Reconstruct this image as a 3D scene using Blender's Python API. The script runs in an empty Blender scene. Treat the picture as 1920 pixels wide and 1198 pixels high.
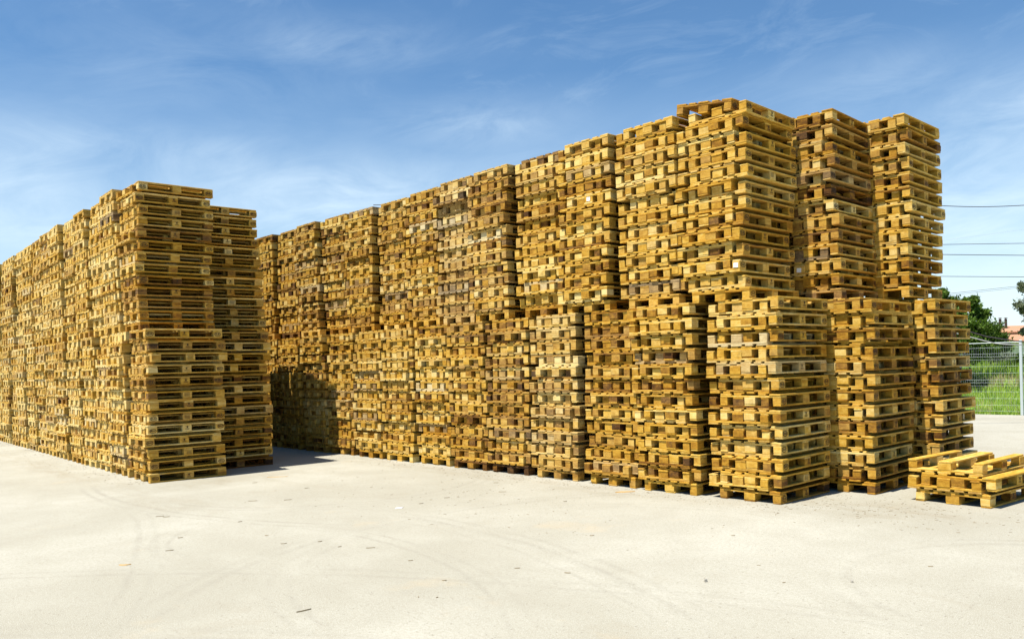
import bpy, bmesh, math, random
import numpy as np
from mathutils import Vector, Matrix

# =====================================================================
# A concrete yard with two long double-height blocks of nested wooden
# pallets, a low pile of pallets, a mesh fence, grass, trees and wires.
# Right block: front runs along -X from the origin, depth along +Y.
# =====================================================================
R = math.radians
scene = bpy.context.scene
COL = scene.collection
rnd = random.Random(41)

# ---------------------------------------------------------------- camera numbers
CAM = Vector((4.8128, -8.6406, 1.6787))
YAW, PITCH, ROLL, FPX, PPY = .8195, -.004, -.0266, 1545.7, 91.57

def cam_axes():
    f = Vector((-math.sin(YAW)*math.cos(PITCH), math.cos(YAW)*math.cos(PITCH), math.sin(PITCH)))
    r = Vector((math.cos(YAW), math.sin(YAW), 0)); u = r.cross(f)
    c, s = math.cos(ROLL), math.sin(ROLL)
    return c*r + s*u, -s*r + c*u, f

# ---------------------------------------------------------------- layout of the pallets
# LAYOUT-BEGIN
BT, BLK, GAP = .0214, .0776, .0004                  # board, block, nail gap
PH = 3*(BT+GAP)+BLK+GAP                             # one pallet
PAIR = 2*(2*(BT+GAP))+BT+GAP+BLK+GAP*1.5            # a nested pair
NX = .147                                           # sideways offset inside a pair

def mat4(x, y, z, yaw=0, rx=0, ry=0):
    return (Matrix.Translation((x, y, z)) @ Matrix.Rotation(yaw, 4, 'Z')
            @ Matrix.Rotation(ry, 4, 'Y') @ Matrix.Rotation(rx, 4, 'X'))

CEN = Matrix.Translation((-.4, -.6, 0))             # pallet local corner -> centre
FLIP = Matrix.Translation((0, 0, PH)) @ Matrix.Rotation(math.pi, 4, 'Y')

RB = Matrix.Identity(4)
LB = Matrix.Translation((-8.3237, -4.0581, 0)) @ Matrix.Rotation(-.0393, 4, 'Z')

stacks = []      # (key, block matrix, uR, v, z0, left_is_A, shift, lean_u, lean_v, tone, grey)
pallets = []     # dict(key, n, up, m, tone, grey)

def stack(key, B, uR, v, tier, aleft=True, sh=None, tone=.55, grey=.0, lean=(0, 0), special=None, seed=0, zoff=0):
    r = random.Random(hash_(key)+seed)
    z0 = zoff + tier*2.388 + (r.uniform(-.012, .016) if tier else 0)
    if sh is None: sh = r.uniform(.0, .09)
    yaw0 = r.gauss(0, .008); wu = wv = 0.
    def put(n, up, u_right, vv, z, extra=None, tt=None):
        t = min(1, max(0, (tt if tt is not None else tone) + r.gauss(0, .12)))
        g = min(1, max(0, grey + (r.uniform(.2, .55) if r.random() < .07 else r.uniform(-.08, .10))))
        m = B @ mat4(-(u_right+.4), vv+.6, z, yaw0 + r.gauss(0, .010))
        if extra: m = m @ extra
        if not up: m = m @ FLIP
        pallets.append(dict(key=key, n=n, up=up, m=m @ CEN, tone=t, grey=g, seed=r.randrange(1 << 30)))
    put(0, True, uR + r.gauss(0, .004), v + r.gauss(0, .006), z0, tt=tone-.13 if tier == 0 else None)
    cu = 0.
    for k in range(12):
        wu += r.gauss(0, .011); wv += r.gauss(0, .012); wu *= .9; wv *= .9
        cu += r.gauss(0, .035) if r.random() < .12 else 0; cu *= .85
        base = uR - sh + wu + cu + lean[0]*(k/12); vb = v + wv + lean[1]*(k/12)
        al = aleft if r.random() > .05 else (not aleft)
        ua, ub = (base+NX, base) if al else (base, base+NX)
        z = z0 + PH + k*PAIR
        put(1+2*k, False, ua + r.gauss(0, .010), vb + r.gauss(0, .018), z)
        ex = special if (special is not None and k == 11) else None
        if ex is None:
            put(2+2*k, True, ub + r.gauss(0, .010), vb + r.gauss(0, .018), z + PAIR - PH)
        else:
            put(2+2*k, True, ub, vb, z + PAIR - PH, ex)

def hash_(s):
    h = 7
    for ch in s: h = (h*131 + ord(ch)) & 0x7fffffff
    return h

R_LOW = [0, 1.113, 2.059, 3.139, 4.145, 5.104, 6.053, 7.069, 8.012, 9.06, 10.02, 11.09, 12.05, 13.11, 14.07]
R_LOV = [0, -.05, -.02, .004, .02, .004, .016, -.01, .0, .03, -.02, .01, 0, 0, .02]
R_LSH = [.0, .10, .06, .05, .06, .03, .05]
R_UPP = [.36, 1.32, 2.43, 3.39, 4.50, 5.46, 6.45, 7.41, 8.47, 9.43, 10.50, 11.46, 12.52, 13.48]
R_TL = [.60, .50, .48, .62, .46, .52, .52, .58, .56, .5, .5, .5, .5, .5, .5]
R_GR = [.02, .02, .03, .24, .13, .10, .05, .06, .05, .05, .1, .05, .05, .05, .05]
U_GR = [.0, .05, .0, .03, .16, .30, .05, .10, .06, .05, .12, .05, .05, .05]
L_LOW = [0, 1.04, 2.02, 3.06, 4.02, 5.09, 6.05, 7.11, 8.07, 9.12, 10.08, 11.13, 12.09, 13.5, 14.5, 15.5]
L_UPP = [.45, 1.42, 2.40, 3.46, 4.42, 5.48, 6.44, 7.49, 8.45, 9.41, 10.58, 11.54, 12.6, 13.6, 14.6, 15.6]
tilt = (Matrix.Translation((.4, 0, .012)) @ Matrix.Rotation(R(8.2), 4, 'Y') @ Matrix.Translation((-.4, 0, 0))
        @ Matrix.Rotation(R(-1.5), 4, 'Z'))      # the top pallet, lifted on its left side

for i, u in enumerate(R_LOW):
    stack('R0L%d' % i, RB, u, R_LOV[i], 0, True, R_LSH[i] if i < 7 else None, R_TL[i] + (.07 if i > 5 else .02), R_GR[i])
for i, u in enumerate(R_UPP):
    stack('R0U%d' % i, RB, u, (.02, .0, -.03, .08, .03, .13, .22, .25, .2, .28, .2, .27, .22, .25)[i], 1, i != 0, .0, .64 if i < 4 else .56, U_GR[i],
          special=tilt if i == 0 else None, lean=(.03, 0) if i == 0 else (0, 0))
stack('R1L0', RB, -.52, 1.30, 0, True, .02, .56, .0, seed=3); stack('R1U0', RB, -.115, 1.36, 1, True, 0, .5, .06)
stack('R2L0', RB, -.79, 2.62, 0, True, .03, .52, .03); stack('R2U0', RB, -.50, 2.50, 1, True, 0, .58, .03, zoff=.05)
for i, u in enumerate(R_LOW[1:]):
    stack('R1L%d' % (i+1), RB, u - .25, 1.30, 0)
for i, u in enumerate(R_UPP[1:]):
    stack('R1U%d' % (i+1), RB, u - .25, 1.34, 1, True, 0)
for i in range(1, 4):
    stack('R2L%d' % i, RB, R_LOW[i]-.4, 2.62, 0); stack('R2U%d' % i, RB, R_UPP[i]-.4, 2.62, 1, True, 0)
for i, u in enumerate(L_LOW):
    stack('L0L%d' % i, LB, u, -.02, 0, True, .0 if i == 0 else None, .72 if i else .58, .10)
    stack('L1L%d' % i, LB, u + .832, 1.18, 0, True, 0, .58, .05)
for i, u in enumerate(L_UPP):
    stack('L0U%d' % i, LB, u, (.03, .0, .04, .02, .05, .01, .03, .06, .02, .05, .02, .06, .0, .05, .0, .05)[i], 1, True, .0, .70 if i else .54, .08)
    stack('L1U%d' % i, LB, u + 1.0, 1.36, 1, True, 0, .60, .06, lean=(.2, 0) if i == 0 else (0, 0), zoff=-.06)
# the low pile on the right: one upright, a nested pair, one upside down on top
pr = random.Random(5)
PM = Matrix.Translation((1.83, 1.12, 0)) @ Matrix.Rotation(-.09, 4, 'Z')
def pile(n, up, du, dv, z, yaw, tone):
    m = PM @ mat4(-.4-du, .6+dv, z, yaw)
    if not up: m = m @ FLIP
    pallets.append(dict(key='PILE', n=n, up=up, m=m @ CEN, tone=tone, grey=.0, seed=pr.randrange(1 << 30)))
pile(0, True, 0, 0, 0, 0, .60); pile(1, False, .09, -.02, PH, .01, .54)
pile(2, True, -.07, .0, PH+PAIR-PH, -.015, .60); pile(3, False, .10, .02, PH+PAIR, .02, .70)
# LAYOUT-END

# ---------------------------------------------------------------- which pallets are built one by one (the largest in the photo)
INDIV = {'R0L0': '1111111111111111111111111', 'R0L1': '1111111111111111111111111', 'R0L2': '1111101011101110001010001', 'R0L3': '1011101111101110111010101', 'R0L4': '1001000000000000000000100', 'R0L5': '1000000000000000000000000', 'R0U0': '1111111111111111111111111', 'R0U1': '1111111111111111111111111', 'R0U2': '1111101111101011111111101', 'R0U3': '1000000000000001000100000', 'R0U4': '1010101000101010101000001', 'R1L0': '1111111111111111111111111', 'R1U0': '1111111111101010101100101', 'R2L0': '0000101010101010101010101', 'R2U0': '1010101010101010101010101', 'L0L0': '1111101111111101111111101', 'L1L0': '1010101010100000000000001', 'L0U0': '1010101110101111101011111', 'L1U0': '0010101010100010101010101', 'PILE': '1111000000000000000000000'}
#INDIV-DATA

# ---------------------------------------------------------------- node helpers
def new_mat(name):
    m = bpy.data.materials.new(name); m.use_nodes = True
    nt = m.node_tree; nt.nodes.clear()
    out = nt.nodes.new('ShaderNodeOutputMaterial'); b = nt.nodes.new('ShaderNodeBsdfPrincipled')
    nt.links.new(b.outputs[0], out.inputs[0])
    return m, nt, b
class N:
    def __init__(s, nt): s.nt = nt
    def n(s, t, **k):
        x = s.nt.nodes.new('ShaderNode'+t)
        for a, b in k.items(): setattr(x, a, b)
        return x
    def l(s, a, b): s.nt.links.new(a, b)
    def val(s, sock, v):
        if hasattr(v, 'is_linked') or isinstance(v, bpy.types.NodeSocket): s.l(v, sock)
        else: sock.default_value = v
    def math(s, op, a, b=0., c=0., clamp=False):
        x = s.n('Math', operation=op, use_clamp=clamp)
        s.val(x.inputs[0], a); s.val(x.inputs[1], b); s.val(x.inputs[2], c); return x.outputs[0]
    def mix(s, f, a, b, mode='MIX'):
        x = s.n('Mix', data_type='RGBA', blend_type=mode)
        s.val(x.inputs[0], f)
        s.val(x.inputs[6], a if isinstance(a, bpy.types.NodeSocket) else (*a, 1))
        s.val(x.inputs[7], b if isinstance(b, bpy.types.NodeSocket) else (*b, 1)); return x.outputs[2]
    def ramp(s, f, stops, interp='LINEAR'):
        x = s.n('ValToRGB'); x.color_ramp.interpolation = interp
        while len(x.color_ramp.elements) < len(stops): x.color_ramp.elements.new(.5)
        for e, (p, c) in zip(x.color_ramp.elements, stops):
            e.position = p; e.color = (*c, 1) if len(c) == 3 else c
        s.val(x.inputs[0], f); return x.outputs[0]
    def noise(s, vec, scale, detail=3, rough=.55, dist=0):
        x = s.n('TexNoise'); s.l(vec, x.inputs['Vector'])
        x.inputs['Scale'].default_value = scale; x.inputs['Detail'].default_value = detail
        x.inputs['Roughness'].default_value = rough; x.inputs['Distortion'].default_value = dist
        return x.outputs[0]
    def mapr(s, v, a, b, c=0., d=1.):
        x = s.n('MapRange'); s.val(x.inputs[0], v)
        for i, q in enumerate((a, b, c, d)): x.inputs[1+i].default_value = q
        return x.outputs[0]
    def scalev(s, vec, sc):
        x = s.n('VectorMath', operation='MULTIPLY'); s.l(vec, x.inputs[0]); x.inputs[1].default_value = sc; return x.outputs[0]
    def addv(s, a, b):
        x = s.n('VectorMath', operation='ADD'); s.l(a, x.inputs[0])
        if isinstance(b, bpy.types.NodeSocket): s.l(b, x.inputs[1])
        else: x.inputs[1].default_value = b
        return x.outputs[0]

def simple(name, col, rough=.6, metal=0.):
    m, nt, b = new_mat(name)
    b.inputs['Base Color'].default_value = (*col, 1); b.inputs['Roughness'].default_value = rough
    b.inputs['Metallic'].default_value = metal
    return m

# ---------------------------------------------------------------- wood
def wood_mat():
    m, nt, b = new_mat('pallet_wood'); g = N(nt)
    uv = g.n('UVMap'); uv.uv_map = 'UVMap'
    oi = g.n('ObjectInfo')
    off = g.n('CombineXYZ'); g.l(g.math('MULTIPLY', oi.outputs['Random'], 7.3), off.inputs[0])
    g.l(g.math('MULTIPLY', oi.outputs['Random'], 3.1), off.inputs[1]); g.l(g.math('MULTIPLY', oi.outputs['Random'], 11.7), off.inputs[2])
    vec = g.addv(uv.outputs[0], off.outputs[0])
    sep = g.n('SeparateXYZ'); g.l(uv.outputs[0], sep.inputs[0])
    end = g.math('GREATER_THAN', sep.outputs[1], 25.)
    def att(n):
        a = g.n('Attribute', attribute_type='OBJECT', attribute_name=n)
        c = g.n('Attribute', attribute_type='GEOMETRY', attribute_name=n)
        return g.math('ADD', a.outputs['Fac'], c.outputs['Fac'])
    tone, grey = att('tone'), att('grey')
    fibre = g.noise(g.scalev(vec, (3.5, 95, 1)), 1., 4, .6, .3)
    broad = g.noise(g.scalev(vec, (1.6, 14, 1)), 1., 3, .5, .6)
    blotch = g.noise(g.scalev(vec, (11, 17, 1)), 1., 4, .65)
    # end grain: arcs of growth rings
    ringv = g.scalev(vec, (1, 1, 1))
    w = g.n('TexWave', wave_type='RINGS', rings_direction='SPHERICAL'); g.l(g.scalev(uv.outputs[0], (1, 1, 1)), w.inputs[0])
    w.inputs['Scale'].default_value = 34; w.inputs['Distortion'].default_value = 1.6; w.inputs['Detail'].default_value = 2
    rings = w.outputs['Fac']
    speck = g.noise(g.scalev(vec, (160, 160, 1)), 1., 2, .7)
    grain_s = g.math('ADD', g.math('MULTIPLY', g.math('SUBTRACT', fibre, .5), .42), g.math('MULTIPLY', g.math('SUBTRACT', broad, .5), .62))
    grain_e = g.math('ADD', g.math('MULTIPLY', g.math('SUBTRACT', rings, .5), .22), g.math('MULTIPLY', g.math('SUBTRACT', speck, .5), .5))
    mixg = g.n('Mix', data_type='FLOAT'); g.l(end, mixg.inputs[0]); g.l(grain_s, mixg.inputs[2]); g.l(grain_e, mixg.inputs[3])
    t = g.math('ADD', g.math('ADD', tone, mixg.outputs[0]), g.math('MULTIPLY', g.math('SUBTRACT', blotch, .5), .75))
    col = g.ramp(t, [(0., (.04, .014, .002)), (.2, (.155, .06, .005)), (.44, (.41, .195, .012)), (.70, (.61, .355, .043)), (1., (.77, .57, .20))])
    # weathered silver-grey wood
    gcol = g.ramp(t, [(0., (.10, .075, .04)), (.5, (.36, .28, .16)), (1., (.66, .57, .38))])
    col = g.mix(g.math('MULTIPLY', grey, 1., clamp=True), col, gcol)
    # knots
    vo = g.n('TexVoronoi', feature='F1'); g.l(g.scalev(vec, (5, 12, 1)), vo.inputs[0]); vo.inputs['Scale'].default_value = 1.
    kn = g.mapr(vo.outputs['Distance'], .05, .13, .75, 0.)
    pick = g.n('SeparateColor'); g.l(vo.outputs['Color'], pick.inputs[0])
    kn = g.math('MULTIPLY', kn, g.math('GREATER_THAN', pick.outputs[0], .72))
    kn = g.math('MULTIPLY', kn, g.math('SUBTRACT', 1., end))
    col = g.mix(kn, col, (.09, .038, .008))
    # dirt scuffs
    geo = g.n('TexCoord')
    dirt = g.mapr(g.noise(vec, 6., 5, .7), .56, .75, 0., .45)
    col = g.mix(dirt, col, (.12, .085, .035))
    g.l(col, b.inputs['Base Color'])
    b.inputs['Roughness'].default_value = .82; b.inputs['Specular IOR Level'].default_value = .25
    bp = g.n('Bump'); bp.inputs['Strength'].default_value = .35; bp.inputs['Distance'].default_value = .004
    g.l(g.math('ADD', fibre, speck), bp.inputs['Height']); g.l(bp.outputs[0], b.inputs['Normal'])
    return m
WOOD = wood_mat()

# ---------------------------------------------------------------- box lists of a pallet (kind, centre, half size, long axis)
XS = [(.05, .05), (.4, .0725), (.75, .05)]
YS = [(.0725, .0725), (.6, .0725), (1.1275, .0725)]
DK = [(.0725, .0725), (.23625, .05), (.4, .0725), (.56375, .05), (.7275, .0725)]
z1 = BT; z2 = z1+GAP+BLK+GAP; z3 = z2+BT+GAP
PARTS = []
for cx, hx in DK: PARTS.append(('deck', (cx, .6, z3+BT/2), (hx, .6, BT/2), 1))
for cy, hy in YS: PARTS.append(('stringer_board', (.4, cy, z2+BT/2), (.4, hy, BT/2), 0))
for cx, hx in XS:
    for cy, hy in YS: PARTS.append(('block', (cx, cy, z1+GAP+BLK/2), (hx, hy, BLK/2), 1))
for cx, hx in XS: PARTS.append(('bottom_board', (cx, .6, BT/2), (hx, .6, BT/2), 1))

def link(name, me, parent=None, loc=None):
    o = bpy.data.objects.new(name, me); COL.objects.link(o)
    if parent is not None: o.parent = parent
    if loc is not None: o.location = loc
    return o

def box_uv(bm, lay, ax, ro):
    """u along the grain, v across; end-grain faces are lifted to v>25"""
    oth = [i for i in range(3) if i != ax]
    for f in bm.faces:
        n = f.normal; a = max(range(3), key=lambda i: abs(n[i]))
        for lp in f.loops:
            p = lp.vert.co
            if a == ax: lp[lay].uv = (p[oth[0]] + ro.uniform(0, .0), p[oth[1]] + 30)
            else:
                q = [i for i in oth if i != a][0]
                lp[lay].uv = (p[ax] + 3.1*a, p[q] + .7*a)

def board_bm(bm, c, h, ax, r, bev=.0035, jig=.002):
    """one sawn board or block: chamfered, slightly out of true, with a little wane"""
    vs = bmesh.ops.create_cube(bm, size=1)['verts']
    tw = r.gauss(0, jig*.4)
    for v in vs:
        s = [v.co.x*2, v.co.y*2, v.co.z*2]
        p = [c[i]+s[i]*h[i] for i in range(3)]
        for i in range(3):
            if i != 2: p[i] += r.uniform(-jig, jig)
        v.co = p
    es = list({e for v in vs for e in v.link_edges})
    bmesh.ops.bevel(bm, geom=es, offset=bev, segments=1, affect='EDGES', profile=.5)

def part_mesh(name, items, r, mat=None, bev=.0035, jig=.002):
    bm = bmesh.new()
    for c, h, ax in items:
        b2 = bmesh.new(); board_bm(b2, c, h, ax, r, bev, jig)
        lay = b2.loops.layers.uv.new('UVMap'); b2.normal_update()
        box_uv(b2, lay, ax, r)
        o = (r.uniform(0, 9), r.uniform(0, 9))
        for f in b2.faces:
            for lp in f.loops: lp[lay].uv = (lp[lay].uv[0]+o[0], lp[lay].uv[1]+o[1])
        tmp = bpy.data.meshes.new('t'); b2.to_mesh(tmp); b2.free(); bm.from_mesh(tmp); bpy.data.meshes.remove(tmp)
    me = bpy.data.meshes.new(name); bm.to_mesh(me); bm.free()
    me.materials.append(mat or WOOD)
    return me

mr = random.Random(11)
VAR = {}
def make_variants():
    # deck: five boards in one part; boards vary in length and gaps
    VAR['deck'] = []
    for k in range(9):
        it = []
        for cx, hx in DK:
            it.append(((cx+mr.gauss(0, .002), .6+mr.gauss(0, .004), z3+BT/2), (hx-mr.uniform(0, .003), .6-mr.uniform(0, .004), BT/2), 1))
        if k >= 5:                  # a broken board, snapped off short at one end
            j = 1+(k % 3); c_, h_, a_ = it[j]; cut = mr.uniform(.06, .17)
            it[j] = ((c_[0], c_[1]+(cut if k % 2 else -cut), c_[2]), (h_[0], h_[1]-cut, h_[2]), a_)
        VAR['deck'].append(part_mesh('deck', it, mr))
    VAR['stringer_board'] = [part_mesh('stringer_board', [((0, 0, 0), (.4-mr.uniform(0, .003), .0725-mr.uniform(0, .003), BT/2), 0)], mr) for k in range(4)]
    VAR['block_s'] = [part_mesh('block', [((0, 0, 0), (.05-mr.uniform(0, .003), .0725-mr.uniform(0, .003), BLK/2), 1)], mr, bev=.003) for k in range(6)]
    VAR['block_w'] = [part_mesh('block', [((0, 0, 0), (.0725-mr.uniform(0, .003), .0725-mr.uniform(0, .003), BLK/2), 1)], mr, bev=.003) for k in range(5)]
    VAR['board_s'] = [part_mesh('bottom_board', [((0, 0, 0), (.05-mr.uniform(0, .002), .6-mr.uniform(0, .004), BT/2), 1)], mr, bev=.005) for k in range(4)]
    VAR['board_w'] = [part_mesh('bottom_board', [((0, 0, 0), (.0725-mr.uniform(0, .002), .6-mr.uniform(0, .004), BT/2), 1)], mr, bev=.005) for k in range(4)]
make_variants()

# ---------------------------------------------------------------- burnt-in stamps on blocks (flat marks)
STAMP = simple('stamp_ink', (.045, .022, .008), .9)
def text_geo(bm, s, size, cx, cz, sx=1.):
    cu = bpy.data.curves.new('t', 'FONT'); cu.body = s; cu.size = size; cu.align_x = 'CENTER'; cu.align_y = 'CENTER'; cu.offset = size*.035
    ob = bpy.data.objects.new('t', cu); COL.objects.link(ob)
    dg = bpy.context.evaluated_depsgraph_get(); dg.update()
    me = bpy.data.meshes.new_from_object(ob.evaluated_get(dg))
    for v in me.vertices: v.co = (0, v.co.x*sx + cx, v.co.y + cz)
    bm.from_mesh(me); bpy.data.meshes.remove(me); bpy.data.objects.remove(ob); bpy.data.curves.remove(cu)
def ring(bm, a, b, w, n=28, cy=0, cz=0):
    for i in range(n):
        t0, t1 = 2*math.pi*i/n, 2*math.pi*(i+1)/n
        bm.faces.new([bm.verts.new((0, cy+(a-d)*math.cos(t), cz+(b-d)*math.sin(t))) for t, d in ((t0, 0), (t1, 0), (t1, w), (t0, w))])
def quad(bm, y0, y1, za, zb):
    bm.faces.new([bm.verts.new((0, y, z)) for y, z in ((y0, za), (y1, za), (y1, zb), (y0, zb))])
STAMPS = []
for kind in ('EUR', 'EUR', 'EPAL', 'MAV', 'wheat', 'wheat2'):
    bm = bmesh.new()
    if kind in ('EUR', 'EPAL', 'MAV'):
        ring(bm, .054, .033, .008); text_geo(bm, kind, .039 if kind != 'EPAL' else .033, 0, 0)
    elif kind == 'wheat':           # an ear of wheat over two worn lines
        for k in range(5):
            z = .004+k*.0055
            for s in (-1, 1):
                bm.faces.new([bm.verts.new((0, s*y_, z_)) for y_, z_ in ((.001, z), (.013, z+.006), (.008, z+.011), (.001, z+.007))])
        for z in (-.006, -.017):
            for k in range(5): quad(bm, -.03+k*.0125, -.022+k*.0125, z-.0035, z+.0035)
        quad(bm, -.034, .034, .034, .0365)
    else:
        quad(bm, -.04, .04, .026, .029); quad(bm, -.04, .04, -.029, -.026); quad(bm, -.04, -.037, -.026, .026); quad(bm, .037, .04, -.026, .026)
        for z in (.012, -.002, -.016):
            for k in range(4): quad(bm, -.03+k*.016, -.02+k*.016, z-.004, z+.004)
    me = bpy.data.meshes.new('stamp'); bm.to_mesh(me); bm.free(); me.materials.append(STAMP); STAMPS.append(me)
PAPER = simple('white_paper', (.82, .82, .80), .6)
bm = bmesh.new()
vs = bmesh.ops.create_cube(bm, size=1)['verts']
for v in vs: v.co = (v.co.x*.062, v.co.y*.0008, v.co.z*.055)
PAPER_ME = bpy.data.meshes.new('paper_label'); bm.to_mesh(PAPER_ME); bm.free(); PAPER_ME.materials.append(PAPER)

# ---------------------------------------------------------------- prototype pallet and its copies
def ordinal(n):
    return ['first', 'second', 'third', 'fourth', 'fifth', 'sixth', 'seventh', 'eighth', 'ninth', 'tenth', 'eleventh', 'twelfth',
            'thirteenth', 'fourteenth', 'fifteenth', 'sixteenth', 'seventeenth', 'eighteenth', 'nineteenth', 'twentieth',
            'twenty-first', 'twenty-second', 'twenty-third', 'twenty-fourth', 'twenty-fifth'][n]
PHRASE = {}
for b, bn in (('R', 'right'), ('L', 'left')):
    for t, tn in (('L', 'lower'), ('U', 'upper')):
        for i in range(16):
            PHRASE['%s0%s%d' % (b, t, i)] = ('%s stack at %s block\'s near corner' % (tn, bn) if i == 0 else
                                             '%s stack, %s along %s block\'s long side' % (tn, ordinal(i), bn))
        PHRASE['%s1%s0' % (b, t)] = '%s stack behind %s block\'s near corner stack' % (tn, bn)
        PHRASE['%s2%s0' % (b, t)] = '%s rearmost stack of %s block\'s end' % (tn, bn)
def label_for(p):
    if p['key'] == 'PILE':
        return ['pallet at the bottom of the low pile, standing on the concrete',
                'upside-down golden pallet, second from the ground in the low pile',
                'upright pallet of the low pile, its deck edge jutting out to the right',
                'upside-down pallet on top of the low pile, three runners facing up'][p['n']]
    if p['key'] == 'R0U0' and p['n'] == 24:
        return 'tilted pallet crowning the tallest stack, its left end lifted clear of the pallet below'
    w = 'upright' if p['up'] else 'upside-down'
    pos = ordinal(p['n']) + ' up'
    if p['n'] == 24: pos = 'topmost'
    if p['n'] == 0: pos = 'lowest'
    return '%s wooden pallet, %s, %s' % (w, pos, PHRASE[p['key']])

def proto_pallet():
    root = bpy.data.objects.new('wooden_pallet', None); COL.objects.link(root)
    root.empty_display_size = .1
    kids = []
    kids.append(link('deck', VAR['deck'][0], root))
    for k, c, h, ax in PARTS:
        if k == 'deck': continue
        me = {'stringer_board': VAR['stringer_board'], 'block': VAR['block_s' if h[0] < .06 else 'block_w'],
              'bottom_board': VAR['board_s' if h[0] < .06 else 'board_w']}[k][0]
        kids.append(link(k, me, root, c))
    return root, kids
ROOT, KIDS = proto_pallet()
KREST = [tuple(k.location) for k in KIDS]
first = True
stuff = []
# real paper labels seen on block ends: (stack, pallet, block column)
PAPERS = {('R0U0', 3): 2, ('R0L2', 19): 1, ('R0L4', 1): 1, ('R1U0', 3): 1, ('L0U0', 3): -1, ('R0U5', 12): 1, ('R0U2', 16): 1, ('R0U7', 2): 1}
for p in pallets:
    bits = INDIV.get(p['key'])
    if bits is None or bits[p['n']] != '1':
        stuff.append(p); continue
    r = random.Random(p['seed'])
    if first: root, kids = ROOT, KIDS; first = False
    else:
        root = ROOT.copy(); COL.objects.link(root); kids = []
        for k in KIDS:
            c = k.copy(); COL.objects.link(c); c.parent = root; kids.append(c)
    root.matrix_world = p['m']
    root['label'] = label_for(p); root['category'] = 'pallet'
    root['group'] = 'pallets in the low pile' if p['key'] == 'PILE' else 'pallets stacked in the two blocks'
    stamps = p['key'][1:] in ('0L0', '1L0', '2L0', '0U0', '1U0', '2U0') or p['key'] == 'PILE'
    st_end = STAMPS[r.choice([0, 1, 0, 2] if p['key'][0] != 'L' else [0, 3, 0, 2])]
    st_mid = STAMPS[r.choice([4, 4, 5])]
    ends_on = r.random() < .75
    for c, rest in zip(kids, KREST):
        nm = c.name.split('.')[0]
        if nm == 'deck':
            c.data = r.choice(VAR['deck'][:5] if r.random() < .8 else VAR['deck'][5:]); t = .04
        elif nm == 'stringer_board':
            c.data = r.choice(VAR['stringer_board']); t = r.gauss(.02, .09)
        elif nm == 'block':
            wide = abs(rest[0]-.4) < .1
            c.data = r.choice(VAR['block_w' if wide else 'block_s']); t = r.gauss(-.02, .12)
            if r.random() < .10: t -= .22
            if r.random() < .10: t += .22
            c.location = (rest[0]+r.gauss(0, .002), rest[1]+r.gauss(0, .003), rest[2])
            c.rotation_euler = (0, 0, r.gauss(0, .012))
        else:
            wide = abs(rest[0]-.4) < .1
            c.data = r.choice(VAR['board_w' if wide else 'board_s']); t = r.gauss(.0, .08)
            c.location = (rest[0], rest[1]+r.gauss(0, .003), rest[2])
            if p['key'] == 'PILE': c.rotation_euler = (0, 0, r.gauss(0, .012))
        c['tone'] = float(min(1, max(.02, p['tone']+t))); c['grey'] = float(min(1, max(0, p['grey']+r.gauss(0, .07))))
        if nm == 'block' and stamps:
            facex = .75 if p['up'] else .05       # the block row that looks towards +X in the world
            if abs(rest[0]-facex) < .02:
                mid = abs(rest[1]-.6) < .1
                if (mid and r.random() < .65) or (not mid and ends_on and r.random() < .9):
                    s = link('stamp', st_mid if mid else st_end, c)
                    sg = 1 if p['up'] else -1
                    s.location = (sg*.0518, r.gauss(0, .006), r.gauss(0, .003))
                    s.rotation_euler = (0, 0, 0) if p['up'] else (0, math.pi, 0)
        pk = PAPERS.get((p['key'], p['n']))
        if nm == 'block' and pk is not None:
            if pk == -1:
                if abs(rest[0]-(.75 if p['up'] else .05)) < .02 and abs(rest[1]-.6) < .1:
                    s = link('paper_label', PAPER_ME, c); s.location = ((1 if p['up'] else -1)*.0535, 0, .0); s.rotation_euler = (0, 0, math.pi/2)
            elif abs(rest[1]-.0725) < .02:
                cols = [.05, .4, .75]; want = cols[pk] if p['up'] else cols[2-pk]
                if abs(rest[0]-want) < .02:
                    s = link('paper_label', PAPER_ME, c); s.location = (.0, -.0755, .004); s.rotation_euler = (0, R(4), 0)

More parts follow.
